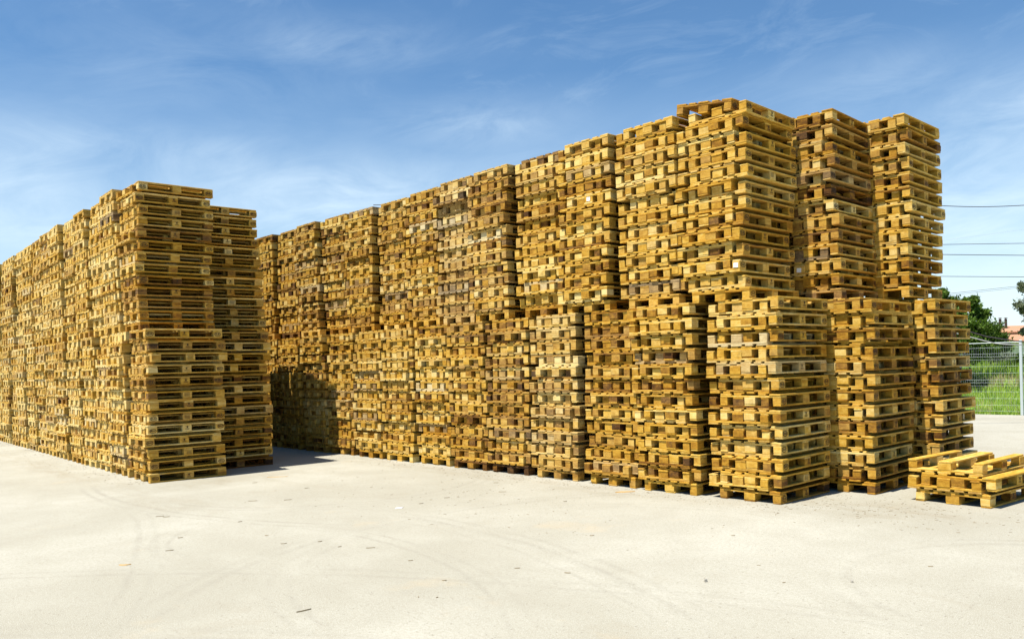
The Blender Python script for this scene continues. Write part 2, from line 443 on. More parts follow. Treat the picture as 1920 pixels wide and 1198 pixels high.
# ---------------------------------------------------------------- the rest of the pallets as one mass
def build_stuff(plist):
    CUBE = np.array([[-1, -1, -1], [1, -1, -1], [1, 1, -1], [-1, 1, -1], [-1, -1, 1], [1, -1, 1], [1, 1, 1], [-1, 1, 1]], float)
    FACES = [([0, 3, 2, 1], 2), ([4, 5, 6, 7], 2), ([0, 1, 5, 4], 1), ([2, 3, 7, 6], 1), ([1, 2, 6, 5], 0), ([3, 0, 4, 7], 0)]
    nb = len(PARTS); tot = len(plist)*nb
    V = np.zeros((tot*8, 3), np.float32); F = np.zeros((tot*6, 4), np.int32)
    UV = np.zeros((tot*24, 2), np.float32); T = np.zeros(tot*6, np.float32); G = np.zeros(tot*6, np.float32)
    rr = np.random.RandomState(9)
    fi = np.array([f for f, _ in FACES])
    i = 0
    for p in plist:
        M = np.array(p['m'])
        for kind, c, h, ax in PARTS:
            hh = np.array(h) - rr.uniform(.0005, .003, 3)*np.array([1, 1, 0])
            v = CUBE*hh + np.array(c) + np.array([rr.normal(0, .002), rr.normal(0, .003), 0])
            if kind == 'block':
                a = rr.normal(0, .012); d = v - np.array(c)
                v[:, 0] = c[0] + d[:, 0] - a*d[:, 1]; v[:, 1] = c[1] + d[:, 1] + a*d[:, 0]
            V[i*8:i*8+8] = v @ M[:3, :3].T + M[:3, 3]
            F[i*6:i*6+6] = fi + i*8
            o = rr.uniform(0, 9, 2)
            oth = [q for q in range(3) if q != ax]
            for k, (f, a) in enumerate(FACES):
                q = v[f]
                if a == ax: uvq = np.stack([q[:, oth[0]]+o[0], q[:, oth[1]]+30+o[1]], 1)
                else:
                    b = [z for z in oth if z != a][0]
                    uvq = np.stack([q[:, ax]+3.1*a+o[0], q[:, b]+.7*a+o[1]], 1)
                UV[(i*6+k)*4:(i*6+k)*4+4] = uvq
            t = p['tone'] + (.04 + rr.normal(0, .05) if kind == 'deck' else rr.normal(-.02, .12) if kind == 'block' else rr.normal(.0, .08))
            if kind == 'block' and rr.rand() < .2: t += rr.choice([-.22, .22])
            T[i*6:i*6+6] = min(1, max(.02, t)); G[i*6:i*6+6] = min(1, max(0, p['grey']+rr.normal(0, .07)))
            i += 1
    me = bpy.data.meshes.new('stacked_pallets')
    me.vertices.add(len(V)); me.vertices.foreach_set('co', V.ravel())
    me.loops.add(F.size); me.loops.foreach_set('vertex_index', F.ravel())
    me.polygons.add(len(F)); me.polygons.foreach_set('loop_start', np.arange(0, F.size, 4, dtype=np.int32))
    me.polygons.foreach_set('loop_total', np.full(len(F), 4, np.int32))
    uvl = me.uv_layers.new(name='UVMap'); uvl.data.foreach_set('uv', UV.ravel())
    a = me.attributes.new('tone', 'FLOAT', 'FACE'); a.data.foreach_set('value', T)
    a = me.attributes.new('grey', 'FLOAT', 'FACE'); a.data.foreach_set('value', G)
    me.polygons.foreach_set('use_smooth', np.zeros(len(F), bool)); me.update(calc_edges=True); me.validate()
    me.materials.append(WOOD)
    o = link('stacked_pallets', me)
    o['kind'] = 'stuff'; o['category'] = 'pallets'
    o['label'] = 'long receding mass of nested wooden pallets making up the rest of both blocks'
    return o
build_stuff(stuff)

# ---------------------------------------------------------------- concrete yard
def tag(o, label=None, cat=None, group=None, kind=None):
    for k, v in (('label', label), ('category', cat), ('group', group), ('kind', kind)):
        if v: o[k] = v
    return o

def sheet(name, x0, x1, y0, y1, z, mat):
    me = bpy.data.meshes.new(name)
    me.from_pydata([(x0, y0, z), (x1, y0, z), (x1, y1, z), (x0, y1, z)], [], [(0, 1, 2, 3)])
    me.materials.append(mat)
    return tag(link(name, me), kind='structure')

def concrete_mat():
    m, nt, b = new_mat('concrete'); g = N(nt)
    tc = g.n('TexCoord'); P = tc.outputs['Object']
    big = g.noise(P, .32, 5, .6, .4); mid = g.noise(P, 1.7, 6, .62, .3); fine = g.noise(P, 34., 4, .7)
    grit = g.noise(P, 150., 2, .6)
    base = g.mix(g.mapr(big, .38, .62), (.345, .318, .242), (.452, .425, .340))
    base = g.mix(g.mapr(mid, .42, .72, 0., .6), base, (.33, .30, .225))
    base = g.mix(g.mapr(fine, .34, .60, .62, 0.), base, (.29, .26, .19))
    base = g.mix(g.mapr(grit, .50, .66, 0., .65), base, (.60, .575, .485))
    # small pits and aggregate specks
    vo = g.n('TexVoronoi', feature='F1'); g.l(P, vo.inputs[0]); vo.inputs['Scale'].default_value = 24.
    pc = g.n('SeparateColor'); g.l(vo.outputs['Color'], pc.inputs[0])
    pit = g.math('MULTIPLY', g.mapr(vo.outputs['Distance'], .10, .2, 1., 0.), g.math('GREATER_THAN', pc.outputs[0], .70))
    base = g.mix(g.math('MULTIPLY', pit, .62), base, (.20, .17, .12))
    # tyre arcs
    sp = g.n('SeparateXYZ'); g.l(P, sp.inputs[0])
    wob = g.math('MULTIPLY', g.math('SUBTRACT', g.noise(P, .9, 3), .5), .16)
    brk = g.math('MULTIPLY', g.mapr(g.noise(P, 1.1, 4, .65), .34, .56), g.mapr(g.noise(P, 12., 4, .7), .36, .60, .25, 1.))
    arcs = [(-6.92, 2.86, 7.84, .07, .34, -9, -2.6, 1), (-3.01, -4.38, 1.32, .05, .2, -4.6, -2.2, 1), (-1.96, -9.15, 5.0, .05, .24, -3.4, 1.2, 1),
            (-2.18, -10.95, 7.78, .07, .24, -3.4, 2.6, 1), (-2.18, -10.95, 7.55, .04, .16, -3.0, 2.6, 1), (.18, -3.29, 2.6, .06, .17, -2.4, .4, 0), (1.98, -3.06, 4.66, .09, .18, -3, .2, 0),
            (3.29, -1.87, 1.5, .08, .24, 1.6, 3.1, 0), (-9.5, -22, 17.2, .06, .20, -6, 3, 1), (5., -14., 9.2, .1, .16, -2, 3.5, 1), (4.6, -13.2, 9.9, .06, .18, -4, 3.2, 1), (-6.4, -2.2, 2.4, .08, .2, -6.2, -3.4, 0)]
    acc = None
    arcs = [(a[0], a[1], a[2]+o_, a[3]*.42, a[4]*k_)+a[5:] for a in arcs for o_, k_ in ((0, 1.), (.17, .7))]
    for cx, cy, r_, w, s, xa, xb, up in arcs:
        dx = g.math('SUBTRACT', sp.outputs[0], cx); dy = g.math('SUBTRACT', sp.outputs[1], cy)
        d = g.math('SQRT', g.math('ADD', g.math('MULTIPLY', dx, dx), g.math('MULTIPLY', dy, dy)))
        d = g.math('ABSOLUTE', g.math('ADD', g.math('SUBTRACT', d, r_), wob))
        a = g.mapr(d, w*.4, w*1.9, min(.6, s*1.9), 0.)
        a = g.math('MULTIPLY', a, g.mapr(sp.outputs[0], xa, xa+.5)); a = g.math('MULTIPLY', a, g.mapr(sp.outputs[0], xb-.7, xb, 1., 0.))
        acc = a if acc is None else g.math('MAXIMUM', acc, a)
    base = g.mix(g.math('MULTIPLY', acc, brk), base, (.27, .245, .19))
    # stains
    st = g.mapr(g.noise(g.scalev(P, (.55, .9, 1)), 1., 6, .7, 1.), .60, .76, 0., .55)
    base = g.mix(st, base, (.33, .29, .21))
    tan = g.mapr(g.noise(g.addv(P, (13, 7, 0)), .7, 5, .65), .62, .75, 0., .35)
    base = g.mix(tan, base, (.52, .40, .24))
    # trodden-in dirt where the trucks turn at the end of the right block, and along the feet of the stacks
    for cx, cy, rx_, ry_, am in ((.9, .35, 1.3, .55, .6), (2.3, 2.6, .8, 2.2, .4), (-6.2, -4.6, .9, .5, .35), (-4., -.35, 5.5, .35, .5), (-12.5, -4.5, 5.5, .4, .45), (-7.6, -3.1, .5, 2., .4)):
        ex = g.math('DIVIDE', g.math('SUBTRACT', sp.outputs[0], cx), rx_); ey = g.math('DIVIDE', g.math('SUBTRACT', sp.outputs[1], cy), ry_)
        e2 = g.math('ADD', g.math('MULTIPLY', ex, ex), g.math('MULTIPLY', ey, ey))
        dm = g.math('MULTIPLY', g.mapr(e2, .1, 1.3, am, 0.), g.mapr(g.noise(g.scalev(P, (1.4, 4., 1)), 1., 6, .7), .42, .68))
        base = g.mix(dm, base, (.27, .22, .14))
    # shrinkage cracks
    vc = g.n('TexVoronoi', feature='DISTANCE_TO_EDGE'); vv = g.addv(P, g.scalev(g.n('TexNoise').outputs['Color'], (0, 0, 0)))
    nz = g.n('TexNoise'); g.l(P, nz.inputs['Vector']); nz.inputs['Scale'].default_value = 1.3; nz.inputs['Detail'].default_value = 4
    g.l(g.addv(P, g.scalev(nz.outputs['Color'], (1.1, 1.1, 0))), vc.inputs[0]); vc.inputs['Scale'].default_value = .16
    ck = g.mapr(vc.outputs['Distance'], .0004, .0016, .22, 0.)
    base = g.mix(g.math('MULTIPLY', ck, brk), base, (.24, .21, .15))
    g.l(base, b.inputs['Base Color']); b.inputs['Roughness'].default_value = .92; b.inputs['Specular IOR Level'].default_value = .2
    bp = g.n('Bump'); bp.inputs['Strength'].default_value = .5; bp.inputs['Distance'].default_value = .006
    g.l(g.math('ADD', g.math('ADD', fine, g.math('MULTIPLY', grit, .5)), g.math('MULTIPLY', pit, -1.2)), bp.inputs['Height']); g.l(bp.outputs[0], b.inputs['Normal'])
    return m
sheet('concrete_yard', -70, 60, -60, 16.0, .0, concrete_mat())

# ---------------------------------------------------------------- meadow: one sheet to the horizon, rising gently behind the fence
def meadow_z(x, y):
    t = min(1, max(0, (y-17)/26)); t = t*t*(3-2*t)
    return -.02 + 1.0*t + (.05*math.sin(x*.8)+.06*math.sin(y*.55+x*.3))*min(1, max(0, (y-17)/4))
def grass_mat():
    m, nt, b = new_mat('meadow_soil'); g = N(nt)
    tc = g.n('TexCoord'); P = tc.outputs['Object']
    c = g.mix(g.mapr(g.noise(P, .6, 5, .65), .35, .65), (.13, .22, .025), (.26, .36, .05))
    c = g.mix(g.mapr(g.noise(P, 5., 4, .7), .5, .75, 0., .6), c, (.19, .17, .06))
    g.l(c, b.inputs['Base Color']); b.inputs['Roughness'].default_value = .95
    return m
def build_meadow():
    xs = [-900, -300, -120, -60] + [-40+2*i for i in range(36)] + [60, 120, 300, 900]
    ys = [15.985, 16.5, 17.2] + [18+1.5*i for i in range(28)] + [70, 100, 180, 400, 1200]
    vs, fs = [], []
    for y in ys:
        for x in xs: vs.append((x, y, meadow_z(x, y)))
    n = len(xs)
    for j in range(len(ys)-1):
        for i in range(n-1): fs.append((j*n+i, j*n+i+1, (j+1)*n+i+1, (j+1)*n+i))
    me = bpy.data.meshes.new('meadow'); me.from_pydata(vs, [], fs); me.materials.append(grass_mat())
    for p_ in me.polygons: p_.use_smooth = True
    tag(link('meadow', me), kind='structure')
    sheet('ground', -1200, 1200, -1200, 1200, -.06, simple('earth', (.30, .27, .19), .95))
build_meadow()

def foliage_mat(name, dark, light, trans=.35, var=3.):
    m, nt, b = new_mat(name); g = N(nt)
    at = g.n('Attribute', attribute_type='GEOMETRY', attribute_name='tone')
    c = g.ramp(at.outputs['Fac'], [(0., dark), (1., light)])
    g.l(c, b.inputs['Base Color']); b.inputs['Roughness'].default_value = .55; b.inputs['Specular IOR Level'].default_value = .3
    out = [n for n in nt.nodes if n.type == 'OUTPUT_MATERIAL'][0]
    tr = g.n('BsdfTranslucent'); g.l(c, tr.inputs[0])
    mx = g.n('MixShader'); mx.inputs[0].default_value = trans
    g.l(b.outputs[0], mx.inputs[1]); g.l(tr.outputs[0], mx.inputs[2]); g.l(mx.outputs[0], out.inputs[0])
    return m

def poly_mesh(name, V, F, mat, tone=None):
    V = np.asarray(V, np.float32); F = np.asarray(F, np.int32); k = F.shape[1]
    me = bpy.data.meshes.new(name)
    me.vertices.add(len(V)); me.vertices.foreach_set('co', V.ravel())
    me.loops.add(F.size); me.loops.foreach_set('vertex_index', F.ravel())
    me.polygons.add(len(F)); me.polygons.foreach_set('loop_start', np.arange(0, F.size, k, dtype=np.int32))
    me.polygons.foreach_set('loop_total', np.full(len(F), k, np.int32))
    if tone is not None:
        a = me.attributes.new('tone', 'FLOAT', 'FACE'); a.data.foreach_set('value', np.asarray(tone, np.float32))
    me.polygons.foreach_set('use_smooth', np.zeros(len(F), bool)); me.update(calc_edges=True); me.materials.append(mat)
    return me

def build_grass():
    rr = np.random.RandomState(3)
    GR = foliage_mat('grass_blade', (.12, .25, .016), (.50, .63, .07), .45)
    ST = foliage_mat('straw_blade', (.20, .16, .06), (.48, .40, .19), .3)
    n = 70000
    x = rr.uniform(-22, 9, n); y = 16.05 + 30*rr.rand(n)**1.6
    straw = np.abs(y - 27 - .8*np.sin(x*.7)) < (1.5+.4*np.sin(x*1.9))
    straw &= rr.rand(n) < .75
    straw |= rr.rand(n) < .05
    hgt = np.where(straw, .26, .13+.14*np.clip((y-17)/8, 0, 1))*rr.uniform(.6, 1.5, n)
    hgt = np.where((y > 29) & (~straw), hgt*1.7, hgt)
    zz = np.array([meadow_z(a, b_) for a, b_ in zip(x, y)])
    w = .010 + .0007*(y-16)
    ang = rr.uniform(0, math.pi, n); lx = rr.normal(0, .35, n)*hgt; ly = rr.normal(0, .35, n)*hgt
    dx, dy = np.cos(ang)*w, np.sin(ang)*w
    V = np.zeros((n, 3, 3), np.float32)
    V[:, 0] = np.stack([x-dx, y-dy, zz-.01], 1); V[:, 1] = np.stack([x+dx, y+dy, zz-.01], 1); V[:, 2] = np.stack([x+lx, y+ly, zz+hgt], 1)
    clump = .5+.3*np.sin(x*2.3+1.1*np.sin(y*1.7))*np.sin(y*1.9)+rr.normal(0, .2, n)
    for nm, msk, mt, lb, cat in (('grass', ~straw, GR, 'bright green grass growing behind the mesh fence', 'grass'),
                                 ('dry_grass', straw, ST, 'strip of dry straw-coloured grass across the green bank', 'dry grass')):
        v = V[msk].reshape(-1, 3); f = np.arange(len(v)).reshape(-1, 3)
        tag(link(nm, poly_mesh(nm, v, f, mt, np.clip(clump[msk], 0, 1))), lb, cat, kind='stuff')
build_grass()

# ---------------------------------------------------------------- trees and bushes
BARK = simple('bark', (.10, .075, .05), .9)
def tube_bm(bm, pts, radii, n=7):
    rings_ = []
    for i, p in enumerate(pts):
        p = Vector(p); d = (Vector(pts[min(i+1, len(pts)-1)]) - Vector(pts[max(i-1, 0)])).normalized()
        a = d.orthogonal().normalized(); b_ = d.cross(a)
        if rings_ and True:
            a = (rings_[-1][1] - d*rings_[-1][1].dot(d)).normalized(); b_ = d.cross(a)
        rings_.append(([bm.verts.new(p + (a*math.cos(2*math.pi*k/n) + b_*math.sin(2*math.pi*k/n))*radii[i]) for k in range(n)], a))
    for i in range(len(rings_)-1):
        A, B_ = rings_[i][0], rings_[i+1][0]
        for k in range(n): bm.faces.new([A[k], A[(k+1) % n], B_[(k+1) % n], B_[k]])
    bm.faces.new(list(reversed(rings_[0][0]))); bm.faces.new(rings_[-1][0])
def bm_obj(name, bm, mat, parent=None, smooth=False):
    me = bpy.data.meshes.new(name); bm.normal_update(); bm.to_mesh(me); bm.free(); me.materials.append(mat)
    if smooth:
        for p_ in me.polygons: p_.use_smooth = True
    return link(name, me, parent)

def tree(name, label, cat, base, height, blobs, nleaf, leaf, mat, seed, group=None, spray=.0, low=.3):
    """tapered trunk, limbs towards each foliage mass and clumps of small leaves with gaps"""
    rr = np.random.RandomState(seed); r = random.Random(seed)
    root = bpy.data.objects.new(name, None); COL.objects.link(root); root.location = base
    tag(root, label, cat, group)
    bm = bmesh.new()
    H = height
    pts = [(0, 0, -.1), (.04*H*r.uniform(-.5, .5), .02*H, .25*H), (.03*H*r.uniform(-1, 1), 0, .55*H), (0, 0, .85*H)]
    tube_bm(bm, pts, [.035*H, .028*H, .018*H, .005*H])
    tips = []
    for (bx, by, bz, br) in blobs:
        st = Vector((0, 0, max(.15*H, bz*.55))); e = Vector((bx, by, bz)); mid = st.lerp(e, .5) + Vector((0, 0, .08*H))
        tube_bm(bm, [st, mid, e], [.014*H, .009*H, .003*H], 5)
        for k in range(5):
            d = Vector((r.gauss(0, 1), r.gauss(0, 1), r.gauss(.3, .8))).normalized()*br*r.uniform(.7, 1.15)
            tube_bm(bm, [mid.lerp(e, .7), e + d*.5, e + d], [.006*H, .004*H, .0015*H], 4); tips.append((e + d, br))
    bm_obj('trunk', bm, BARK, root, True)
    # leaf clumps
    cl = []
    for (bx, by, bz, br) in blobs:
        for k in range(int(16+br*14)):
            d = rr.normal(size=3); d /= np.linalg.norm(d); rad = br*(.45+.6*rr.rand()**.7)
            cl.append((bx+d[0]*rad, by+d[1]*rad, bz+d[2]*rad*.85, br*rr.uniform(.13, .30), rr.rand()))
    for t_, br in tips: cl.append((t_.x, t_.y, t_.z, br*.22, rr.rand()))
    cl = np.array(cl)
    idx = rr.randint(0, len(cl), nleaf); C = cl[idx]
    P = C[:, :3] + rr.normal(size=(nleaf, 3))*C[:, 3:4]*np.array([1, 1, .75])
    keep = P[:, 2] > low; P = P[keep]; C = C[keep]; n = len(P)
    nrm = rr.normal(size=(n, 3)) + np.array([0, 0, .7]); nrm /= np.linalg.norm(nrm, axis=1)[:, None]
    a = np.cross(nrm, rr.normal(size=(n, 3))); a /= np.linalg.norm(a, axis=1)[:, None]; b_ = np.cross(nrm, a)
    s = leaf*rr.uniform(.6, 1.4, n)[:, None]
    V = np.stack([P - a*s, P - b_*s*.42 + nrm*s*.1, P + a*s - nrm*s*.25, P + b_*s*.42 + nrm*s*.1], 1).reshape(-1, 3)
    F = np.arange(4*n).reshape(-1, 4)
    tone = np.clip(.25 + .5*C[:, 4] + rr.normal(0, .18, n), 0, 1)
    link('crown', poly_mesh('crown', V, F, mat, tone), root)
    return root

LEAF = foliage_mat('leaf_green', (.02, .055, .005), (.17, .27, .03), .35)
LEAF2 = foliage_mat('leaf_pale', (.06, .085, .03), (.30, .34, .20), .35)
LEAF3 = foliage_mat('leaf_dark', (.014, .036, .005), (.06, .11, .018), .3)
RX, UX, FX = cam_axes()
def at(px, py, D):
    return CAM + FX*D + RX*((px-960)/FPX*D) - UX*((py-(599+PPY))/FPX*D)

tb = at(1795, 640, 35); gz = meadow_z(tb.x, tb.y)
def blob(px, py, D, r_, b): q = at(px, py, D); return (q.x-b[0], q.y-b[1], q.z-b[2], r_)
B0 = (tb.x, tb.y, gz)
tree('broadleaf_tree', 'bushy dark green tree beyond the fence, between the rearmost stacks and the house', 'tree', B0, 4.2,
     [blob(1795, 612, 35, .85, B0), blob(1822, 620, 34.6, .70, B0), blob(1850, 632, 35, .62, B0), blob(1775, 600, 35.4, .7, B0), blob(1780, 578, 35, .42, B0),
      blob(1872, 645, 35.2, .42, B0), blob(1835, 590, 35, .34, B0), blob(1820, 566, 34.8, .24, B0), blob(1740, 625, 35, .9, B0), blob(1766, 552, 35, .22, B0), blob(1808, 650, 34.4, .7, B0), blob(1845, 652, 34.4, .55, B0)],
     26000, .075, LEAF, 5, low=.05)
t2 = at(1985, 700, 25); B1 = (t2.x, t2.y, meadow_z(t2.x, t2.y))
tree('young_tree', 'pale-leaved young tree poking in at the right edge beside the fence post', 'tree', B1, 3.9,
     [blob(1928, 540, 25, .26, B1), blob(1925, 572, 25, .28, B1), blob(1938, 592, 25, .30, B1), blob(1975, 560, 25, .65, B1), blob(2010, 545, 25, .7, B1), blob(1985, 610, 25, .6, B1), blob(1990, 500, 25, .5, B1), blob(2035, 590, 25, .6, B1),
      blob(1922, 622, 25.3, .12, B1)],
     9000, .055, LEAF2, 8, low=.4)
for k, (px_, D, h_, sd) in enumerate([(1885, 41, .9, 1), (1912, 38, .75, 2), (1815, 31, .7, 3), (1858, 44, .8, 4)]):
    q = at(px_, 660, D); bz_ = meadow_z(q.x, q.y)
    lab = ['green shrub in front of the white house wall', 'low shrub beside the fence post at the right edge',
           'dark low shrub under the bushy tree behind the fence', 'shrub between the bushy tree and the house wall'][k]
    tree('shrub', lab, 'shrub', (q.x, q.y, bz_), h_*1.2, [(0, 0, h_*.6, h_*.55), (h_*.5, 0, h_*.45, h_*.4), (-h_*.5, .1, h_*.4, h_*.4)], 3500, .06, [LEAF2, LEAF, LEAF3, LEAF][k], 20+sd, 'shrubs behind the fence', low=.02)

# ---------------------------------------------------------------- mesh fence along the far edge of the yard
GALV = simple('galvanised_steel', (.52, .58, .57), .5, .2)
def build_fence():
    f = bpy.data.objects.new('mesh_fence', None); COL.objects.link(f)
    f.location = (-1.89, 15.93, 0); f.rotation_euler = (0, 0, .018)
    tag(f, 'pale galvanised wire mesh fence with steel posts along the far edge of the yard', 'fence')
    def rod(bm, a, b_, r_): tube_bm(bm, [a, b_], [r_, r_], 5)
    bm = bmesh.new()
    vs = bmesh.ops.create_cube(bm, size=1)['verts']
    for v in vs: v.co = (v.co.x*.065, v.co.y*.065, (v.co.z+.5)*1.98)
    bmesh.ops.bevel(bm, geom=bm.edges[:], offset=.006, segments=1, affect='EDGES')
    pm = bpy.data.meshes.new('post'); bm.to_mesh(pm); bm.free(); pm.materials.append(GALV)
    bm = bmesh.new(); W = 2.44
    zs = [.10, .30, .50, .70, .89, .96, 1.04, 1.22, 1.42, 1.60, 1.67, 1.80, 1.90]
    zs = [.10, .26, .44, .62, .78, .86, .94, 1.12, 1.30, 1.48, 1.56, 1.64, 1.80]
    for z in zs:
        dy = -.035 if z in (.86, 1.56) else 0
        rod(bm, (.03, dy, z), (W, dy, z), .0020)
    k = .06
    while k < W-.02:
        prof = [(0, .08), (0, .78), (-.035, .86), (0, .94), (0, 1.48), (-.035, 1.56), (0, 1.64), (0, 1.84)]
        tube_bm(bm, [(k, y-.006, z) for y, z in prof], [.0010]*len(prof), 4); k += .055
    mm = bpy.data.meshes.new('mesh_panel'); bm.to_mesh(mm); bm.free(); mm.materials.append(GALV)
    for i in range(-9, 8):
        link('post', pm, f, (i*2.5, 0, 0))
        link('mesh_panel', mm, f, (i*2.5, 0, 0))
    bm = bmesh.new(); rod(bm, (-22.5, -.01, 1.93), (20, -.01, 1.93), .009)
    me = bpy.data.meshes.new('top_wire'); bm.to_mesh(me); bm.free(); me.materials.append(GALV); link('top_wire', me, f)
build_fence()

# ---------------------------------------------------------------- house beyond the trees
def build_house():
    q = at(1960, 690, 85)
    h = bpy.data.objects.new('house', None); COL.objects.link(h); h.location = (q.x, q.y, .9); h.rotation_euler = (0, 0, YAW-.25)
    tag(h, 'low pale house with an orange tiled roof beyond the trees', 'house')
    WALL = simple('white_render', (.66, .62, .55), .9)
    m, nt, b = new_mat('roof_tiles'); g = N(nt); tc = g.n('TexCoord')
    w = g.n('TexWave', wave_type='BANDS', bands_direction='X'); g.l(tc.outputs['Object'], w.inputs[0]); w.inputs['Scale'].default_value = 1.6; w.inputs['Distortion'].default_value = .4
    c = g.mix(w.outputs['Fac'], (.40, .17, .08), (.60, .30, .16)); c = g.mix(g.mapr(g.noise(tc.outputs['Object'], 1.5, 4), .4, .7, 0, .6), c, (.42, .24, .18))
    g.l(c, b.inputs['Base Color']); b.inputs['Roughness'].default_value = .9
    TILE = m
    def bx(bm, x0, x1, y0, y1, z0, z1_):
        vs = bmesh.ops.create_cube(bm, size=1)['verts']
        for v in vs: v.co = (x0 if v.co.x < 0 else x1, y0 if v.co.y < 0 else y1, z0 if v.co.z < 0 else z1_)
    bm = bmesh.new(); bx(bm, -4.2, 9, 0, 7, -1.5, 2.05); bm_obj('wall', bm, WALL, h)
    bm = bmesh.new(); bx(bm, -3.2, 9, 2.8, 7, 2.04, 2.98); bm_obj('upper_wall', bm, simple('pink_render', (.55, .34, .26), .9), h)
    # lean-to roof in front and the main gable behind
    def roof(name, pts, th):
        bm = bmesh.new()
        a = [bm.verts.new(p) for p in pts]; b_ = [bm.verts.new((p[0], p[1], p[2]-th)) for p in pts]
        bm.faces.new(a); bm.faces.new(list(reversed(b_)))
        for i in range(4): bm.faces.new([a[i], b_[i], b_[(i+1) % 4], a[(i+1) % 4]])
        bmesh.ops.recalc_face_normals(bm, faces=bm.faces[:])
        return bm_obj(name, bm, TILE, h)
    roof('porch_roof', [(-4.8, -.6, 1.95), (9.5, -.6, 1.95), (9.5, 2.79, 2.72), (-4.8, 2.79, 2.72)], .15)
    rf = roof('roof', [(-5., 2.3, 2.94), (9.6, 2.3, 2.94), (9.6, 5.1, 3.62), (-2.6, 5.1, 3.62)], .14)
    roof('roof', [(9.6, 5.11, 3.62), (9.6, 7.6, 2.9), (-5., 7.6, 2.9), (-2.6, 5.11, 3.62)], .14)
    for x_ in (-2.9, -2.35):
        bm = bmesh.new(); tube_bm(bm, [(x_, 4.0, 3.2), (x_, 4.0, 4.35)], [.14, .14], 8)
        tube_bm(bm, [(x_, 4.0, 4.42), (x_, 4.0, 4.50)], [.24, .10], 8); tube_bm(bm, [(x_, 4.0, 4.34), (x_, 4.0, 4.43)], [.05, .05], 6)
        bm_obj('chimney_pipe', bm, simple('dark_pipe', (.06, .03, .03), .6), rf)
    GL = simple('window_glass', (.03, .04, .05), .1)
    for x_ in (-1.6, 1.6, 4.8):
        bm = bmesh.new(); bx(bm, x_, x_+1.1, -.04, .0-.003, .55, 1.5); w_ = bm_obj('window', bm, simple('window_frame', (.7, .7, .68), .5), h)
        bm = bmesh.new(); bx(bm, x_+.08, x_+1.02, -.06, -.043, .63, 1.42); bm_obj('pane', bm, GL, w_)
build_house()

# ---------------------------------------------------------------- overhead wires and cables
WIRE = simple('wire_dark', (.05, .035, .04), .6)
WIREL = simple('wire_pale', (.45, .45, .43), .5)
def wire(name, label, pts, rad, mat, cat, group=None):
    bm = bmesh.new(); tube_bm(bm, pts, [rad]*len(pts), 6)
    tag(bm_obj(name, bm, mat, None, True), label, cat, group)
def span(ya, yb, xs, D0, D1, sagpx, pxc, halfspan):
    out = []
    for i in range(25):
        px_ = xs[0] + (xs[1]-xs[0])*i/24; t = (px_-1770)/150
        y_ = ya + (yb-ya)*t + sagpx*(1-((px_-pxc)/halfspan)**2) if sagpx else ya+(yb-ya)*t
        D = D0 + (D1-D0)*i/24
        out.append(at(px_, y_, D))
    return out
ov = 'overhead wires to the right of the stacks'
wire('overhead_wire', 'topmost and thickest of the overhead wires, slightly sagging', [at(px_, 384.6 + (3.4*math.cos((px_-1835)/95*math.pi/2) if abs(px_-1835) < 95 else 0) - (0 if px_ < 1930 else (px_-1930)*.01), 38) for px_ in list(range(700, 1720, 60)) + list(range(1720, 1960, 12)) + list(range(1980, 2900, 60))], .017, WIRE, 'wire', ov)
wire('overhead_wire', 'thin dark overhead wire, upper of the close-set pair in mid sky', span(458.6, 456.4, (700, 2900), 40, 38, 0, 0, 1), .0125, WIRE, 'wire', ov)
wire('overhead_wire', 'dark overhead wire, lower of the close-set pair in mid sky', span(477.4, 478.9, (700, 2900), 40, 38, 0, 0, 1), .0150, WIRE, 'wire', ov)
wire('overhead_wire', 'level overhead wire just above the tip of the bushy tree', span(518.3, 519.4, (700, 2900), 40, 38, 0, 0, 1), .0125, WIRE, 'wire', ov)
wire('overhead_wire', 'faint hair-thin wire rising to the right below the topmost wire', span(451, 430.5, (700, 2900), 70, 68, 0, 0, 1), .007, WIREL, 'wire', ov)
wire('overhead_wire', 'upper of two faint slanting wires above the bushy tree', span(551.5, 535.5, (700, 2900), 60, 58, 0, 0, 1), .0125, WIRE, 'wire', ov)
wire('overhead_wire', 'lower of two faint slanting wires above the bushy tree', span(554.5, 538.6, (700, 2900), 60, 58, 0, 0, 1), .0100, WIRE, 'wire', ov)
wire('sagging_cable', 'thick dark cable sagging past the bushy tree down to the fence post', [at(px_, y_, 19.0) for px_, y_ in ((1700, 588), (1760, 604), (1817, 621.5), (1850, 631), (1885, 636.5), (1925, 641.5), (1990, 648))], .013, WIRE, 'cable')
wire('sagging_cable', 'pale cable sagging in front of the bushy tree onto the fence', [at(px_, y_, 18.9) for px_, y_ in ((1700, 604), (1760, 615), (1806, 628.5), (1835, 636), (1862, 643), (1885, 645.6), (1918, 646.6))], .011, WIREL, 'cable')

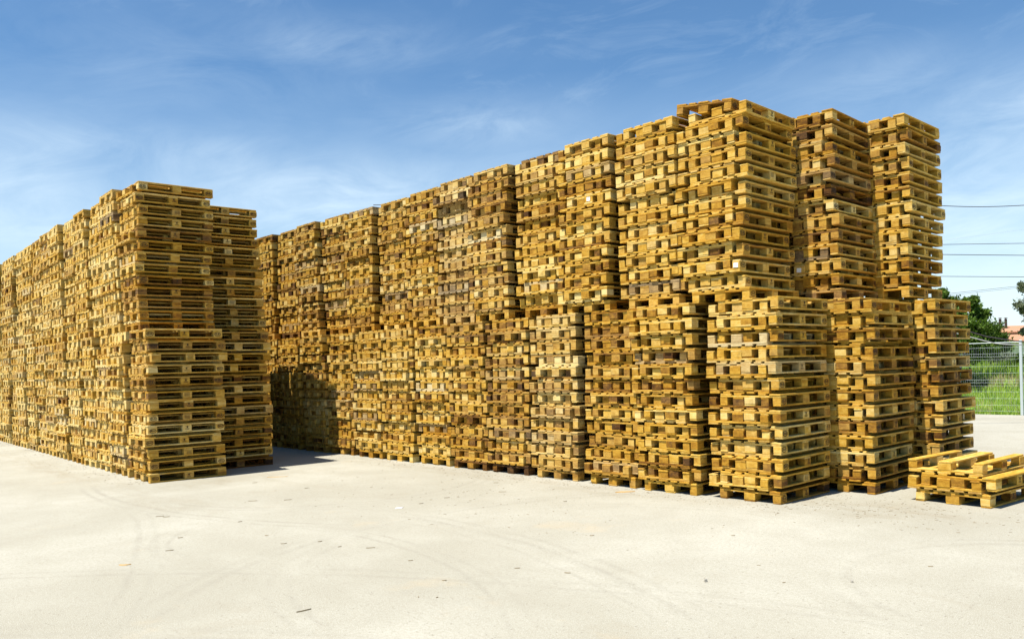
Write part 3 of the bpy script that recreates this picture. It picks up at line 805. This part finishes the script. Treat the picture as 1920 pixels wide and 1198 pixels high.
# ---------------------------------------------------------------- litter on the concrete
CHIP = simple('splinter_wood', (.28, .22, .13), .9); CHIPP = simple('pale_splinter_wood', (.55, .34, .12), .85)
PEB = simple('pebble_stone', (.36, .33, .27), .9)
def ground_at(px, py):
    d = FX + RX*((px-960)/FPX) - UX*((py-(599+PPY))/FPX)
    return CAM + d*(-CAM.z/d.z)
def splinter(L, W, T, r):
    bm = bmesh.new(); ys_ = [-.5, -.2, .15, .5]; prev = None
    rows = []
    for k, t in enumerate(ys_):
        w_ = W*(.25 if k in (0, 3) else 1)*r.uniform(.7, 1.1)/2; cx_ = r.gauss(0, W*.2)
        rows.append([bm.verts.new((cx_-w_, t*L, 0)), bm.verts.new((cx_+w_, t*L, 0)), bm.verts.new((cx_+w_*.7, t*L, T)), bm.verts.new((cx_-w_*.7, t*L, T*r.uniform(.6, 1)))])
    for k in range(3):
        for j in range(4): bm.faces.new([rows[k][j], rows[k][(j+1) % 4], rows[k+1][(j+1) % 4], rows[k+1][j]])
    bm.faces.new(list(reversed(rows[0]))); bm.faces.new(rows[-1]); bmesh.ops.recalc_face_normals(bm, faces=bm.faces[:])
    return bm
lr = random.Random(77)
def litter(name, px, py, ang, L, W, T, mat, label, cat, group=None):
    q = ground_at(px, py)
    o = bm_obj(name, splinter(L, W, T, lr), mat); o.location = (q.x, q.y, .001); o.rotation_euler = (0, 0, ang)
    tag(o, label, cat, group)
litter('wood_stick', 570, 1145, YAW-.9, .11, .010, .008, CHIP, 'thin dark stick lying on the concrete in the foreground', 'stick')
litter('wood_splinter', 1172, 922.5, YAW-1.45, .26, .05, .012, CHIPP, 'pale splinter of wood lying before the right block', 'splinter')
litter('paper_scrap', 749, 952, YAW-1.2, .11, .05, .006, PAPER, 'small white scrap of paper on the concrete', 'paper')
litter('wood_splinter', 234, 1059, YAW-1.5, .10, .035, .008, CHIPP, 'tan wood chip on the concrete in the left foreground', 'splinter')
litter('wood_splinter', 520, 894, YAW-1.5, .32, .03, .006, CHIPP, 'long pale sliver on the concrete beside the left block', 'splinter')
litter('pebble', 1323, 1090, 0, .035, .03, .02, PEB, 'small pale pebble in the middle of the foreground', 'pebble')
litter('pebble', 1596, 1091, .6, .04, .02, .015, PEB, 'pebble on the concrete in the right foreground', 'pebble')
for px, py, L, a in [(318, 1032, .10, -1.2), (695, 1027, .12, -1.4), (300, 968, .13, -1.2), (312, 969, .10, -1.2), (474, 939, .16, -1.4), (540, 937, .14, -1.4), (450, 978, .07, -.6),
                     (532, 1019, .08, -1.3), (600, 1015, .06, -1.), (770, 1051, .06, -1.1), (833, 1088, .05, -1.2), (790, 944, .09, -.8), (838, 933, .1, -1.4), (500, 1004, .06, -1.6),
                     (1064, 1074, .07, -2), (970, 1065, .06, -1.5), (942, 922, .14, -1.5), (1110, 1004, .06, -1.4), (1375, 1004, .05, -1.6), (1060, 940, .07, -1.3), (637, 1025, .05, -.9), (338, 1008, .07, -1.3),
                     (930, 905, .1, -1.5), (1470, 1092, .04, -1), (1745, 1062, .05, -1.7), (820, 1120, .03, -.4), (785, 1119, .03, 0), (478, 905, .1, -1.4), (575, 915, .08, -1.)]:
    litter('wood_splinter', px, py, YAW + a + lr.gauss(0, .15), L*.72, .011, .006, CHIP, 'tiny dark wood splinter lying loose on the pale concrete', 'splinter', 'tiny splinters scattered over the yard')

def sawdust():
    r = np.random.RandomState(15); V = []; F = []
    def put(x, y, L, W_, an):
        c, s_ = math.cos(an), math.sin(an); b0 = len(V); h = .003
        for (u, v) in ((-.5, -.4), (.5, -.2), (.45, .4), (-.4, .5)):
            for z in (.0005, h): V.append((x + c*u*L - s_*v*W_, y + s_*u*L + c*v*W_, z))
        q = [b0, b0+2, b0+4, b0+6]
        F.append([k+1 for k in q])
        for k in range(4): F.append([q[k], q[(k+1) % 4], q[(k+1) % 4]+1, q[k]+1])
    for k in range(1300):
        t = r.rand()
        if t < .40: x, y = r.uniform(-13, .3), -.02-abs(r.normal(0, .32))
        elif t < .62: u = r.uniform(0, 12); x, y = -8.32-u, -4.1+.0393*u-abs(r.normal(0, .3))
        elif t < .88: x, y = r.normal(.9, .8), r.normal(.5, .5)
        else: x, y = r.normal(-3.2, 1.8), r.normal(-2.0, .9)
        L = .010+.028*r.rand()**2
        put(x, y, L, L*r.uniform(.15, .5), r.uniform(0, 3.14))
    o = link('sawdust', poly_mesh('sawdust', V, F, CHIP)); tag(o, 'sawdust and bark crumbs strewn along the feet of the stacks', 'sawdust', kind='stuff')
sawdust()

# ---------------------------------------------------------------- sky, sun
SUN_EL, SUN_AZ = 65.5, 6.0           # elevation; azimuth of travel, from +Y towards +X
W = bpy.data.worlds.new('World'); scene.world = W; W.use_nodes = True
nt = W.node_tree; nt.nodes.clear(); g = N(nt)
out = g.n('OutputWorld'); bg = g.n('Background'); g.l(bg.outputs[0], out.inputs[0])
sky = g.n('TexSky', sky_type='NISHITA'); sky.sun_disc = False
sky.sun_elevation = R(SUN_EL); sky.sun_rotation = R(180 + SUN_AZ); sky.altitude = 100; sky.air_density = 1.0; sky.dust_density = .25; sky.ozone_density = 1.6
tc = g.n('TexCoord'); sp = g.n('SeparateXYZ'); g.l(tc.outputs['Generated'], sp.inputs[0])
az = g.math('ARCTAN2', sp.outputs[0], sp.outputs[1]); el = g.math('ARCSINE', sp.outputs[2])
av = g.n('CombineXYZ'); g.l(az, av.inputs[0]); g.l(el, av.inputs[1])
rot = g.n('VectorRotate', rotation_type='Z_AXIS'); g.l(av.outputs[0], rot.inputs[0]); rot.inputs['Angle'].default_value = R(-9)
wisp = g.noise(g.scalev(rot.outputs[0], (5.5, 17, 1)), 1., 9, .66, 1.3)
soft = g.noise(g.addv(g.scalev(rot.outputs[0], (2.6, 6.5, 1)), (3.7, 1.9, 0)), 1., 5, .55, .6)
tex = g.math('ADD', g.math('MULTIPLY', g.mapr(wisp, .36, .74), .7), g.math('MULTIPLY', g.mapr(soft, .36, .68), .45))
def azel(px, py):
    d = (FX + RX*((px-960)/FPX) - UX*((py-(599+PPY))/FPX)).normalized()
    return math.atan2(d.x, d.y), math.asin(d.z)
cov = g.math('MULTIPLY', g.mapr(wisp, .45, .85), g.mapr(soft, .40, .75, .06, .34))
# drifts of thin cloud: centre, half width and half height in pixels of the photograph, strength
for px_, py_, wx_, wy_, am in ((200, 285, 420, 50, .36), (60, 400, 330, 120, .62), (620, 85, 260, 50, .24), (880, 235, 170, 40, .40), (620, 385, 260, 80, .75),
                               (1640, 160, 150, 60, .26), (1930, 200, 130, 60, .62), (1880, 420, 260, 170, .80), (330, 120, 330, 70, .18)):
    a0, e0 = azel(px_, py_); wa, we = wx_/FPX, wy_/FPX
    da = g.math('DIVIDE', g.math('SUBTRACT', az, a0), wa); de = g.math('DIVIDE', g.math('SUBTRACT', el, e0), we)
    q = g.math('ADD', g.math('MULTIPLY', da, da), g.math('MULTIPLY', de, de))
    q = g.math('EXPONENT', g.math('MULTIPLY', q, -1.))
    cov = g.math('MAXIMUM', cov, g.math('MULTIPLY', g.math('MULTIPLY', q, tex), am))
front = g.mapr(g.math('ABSOLUTE', g.math('ADD', az, YAW)), .9, 1.6, 1., .12)
low = g.math('MULTIPLY', g.math('MULTIPLY', g.mapr(el, .0, .34, .68, .065), g.mapr(soft, .25, .65, .55, 1.)), front)
cov = g.math('SUBTRACT', 1., g.math('MULTIPLY', g.math('SUBTRACT', 1., cov), g.math('SUBTRACT', 1., low)), clamp=True)
hs = g.n('HueSaturation'); g.l(sky.outputs[0], hs.inputs['Color']); hs.inputs['Saturation'].default_value = 1.32; hs.inputs['Value'].default_value = 1.
col = g.mix(cov, hs.outputs[0], (6.6, 7.9, 8.8))
g.l(col, bg.inputs[0]); bg.inputs[1].default_value = .091

sl = bpy.data.lights.new('sun', 'SUN'); sl.energy = 5.0; sl.angle = R(.5); sl.color = (1., .965, .90)
so = bpy.data.objects.new('sun', sl); COL.objects.link(so)
dirv = Vector((math.sin(R(SUN_AZ))*math.cos(R(SUN_EL)), math.cos(R(SUN_AZ))*math.cos(R(SUN_EL)), -math.sin(R(SUN_EL))))
so.rotation_euler = dirv.to_track_quat('-Z', 'Y').to_euler(); so.location = (0, -20, 40)

# ---------------------------------------------------------------- camera
cd = bpy.data.cameras.new('camera'); co = bpy.data.objects.new('camera', cd); COL.objects.link(co)
rx, ux, fx = RX, UX, FX
Mx = Matrix((rx, ux, -fx)).transposed().to_4x4(); Mx.translation = CAM
co.matrix_world = Mx
cd.sensor_fit = 'HORIZONTAL'; cd.sensor_width = 36; cd.lens = FPX/1920*36
cd.shift_y = PPY/1920; cd.clip_end = 4000; cd.clip_start = .05
scene.camera = co
scene.view_settings.view_transform = 'Standard'; scene.view_settings.look = 'None'
scene.view_settings.exposure = 0.62; scene.view_settings.gamma = 1
scene.cycles.max_bounces = 5; scene.cycles.diffuse_bounces = 1
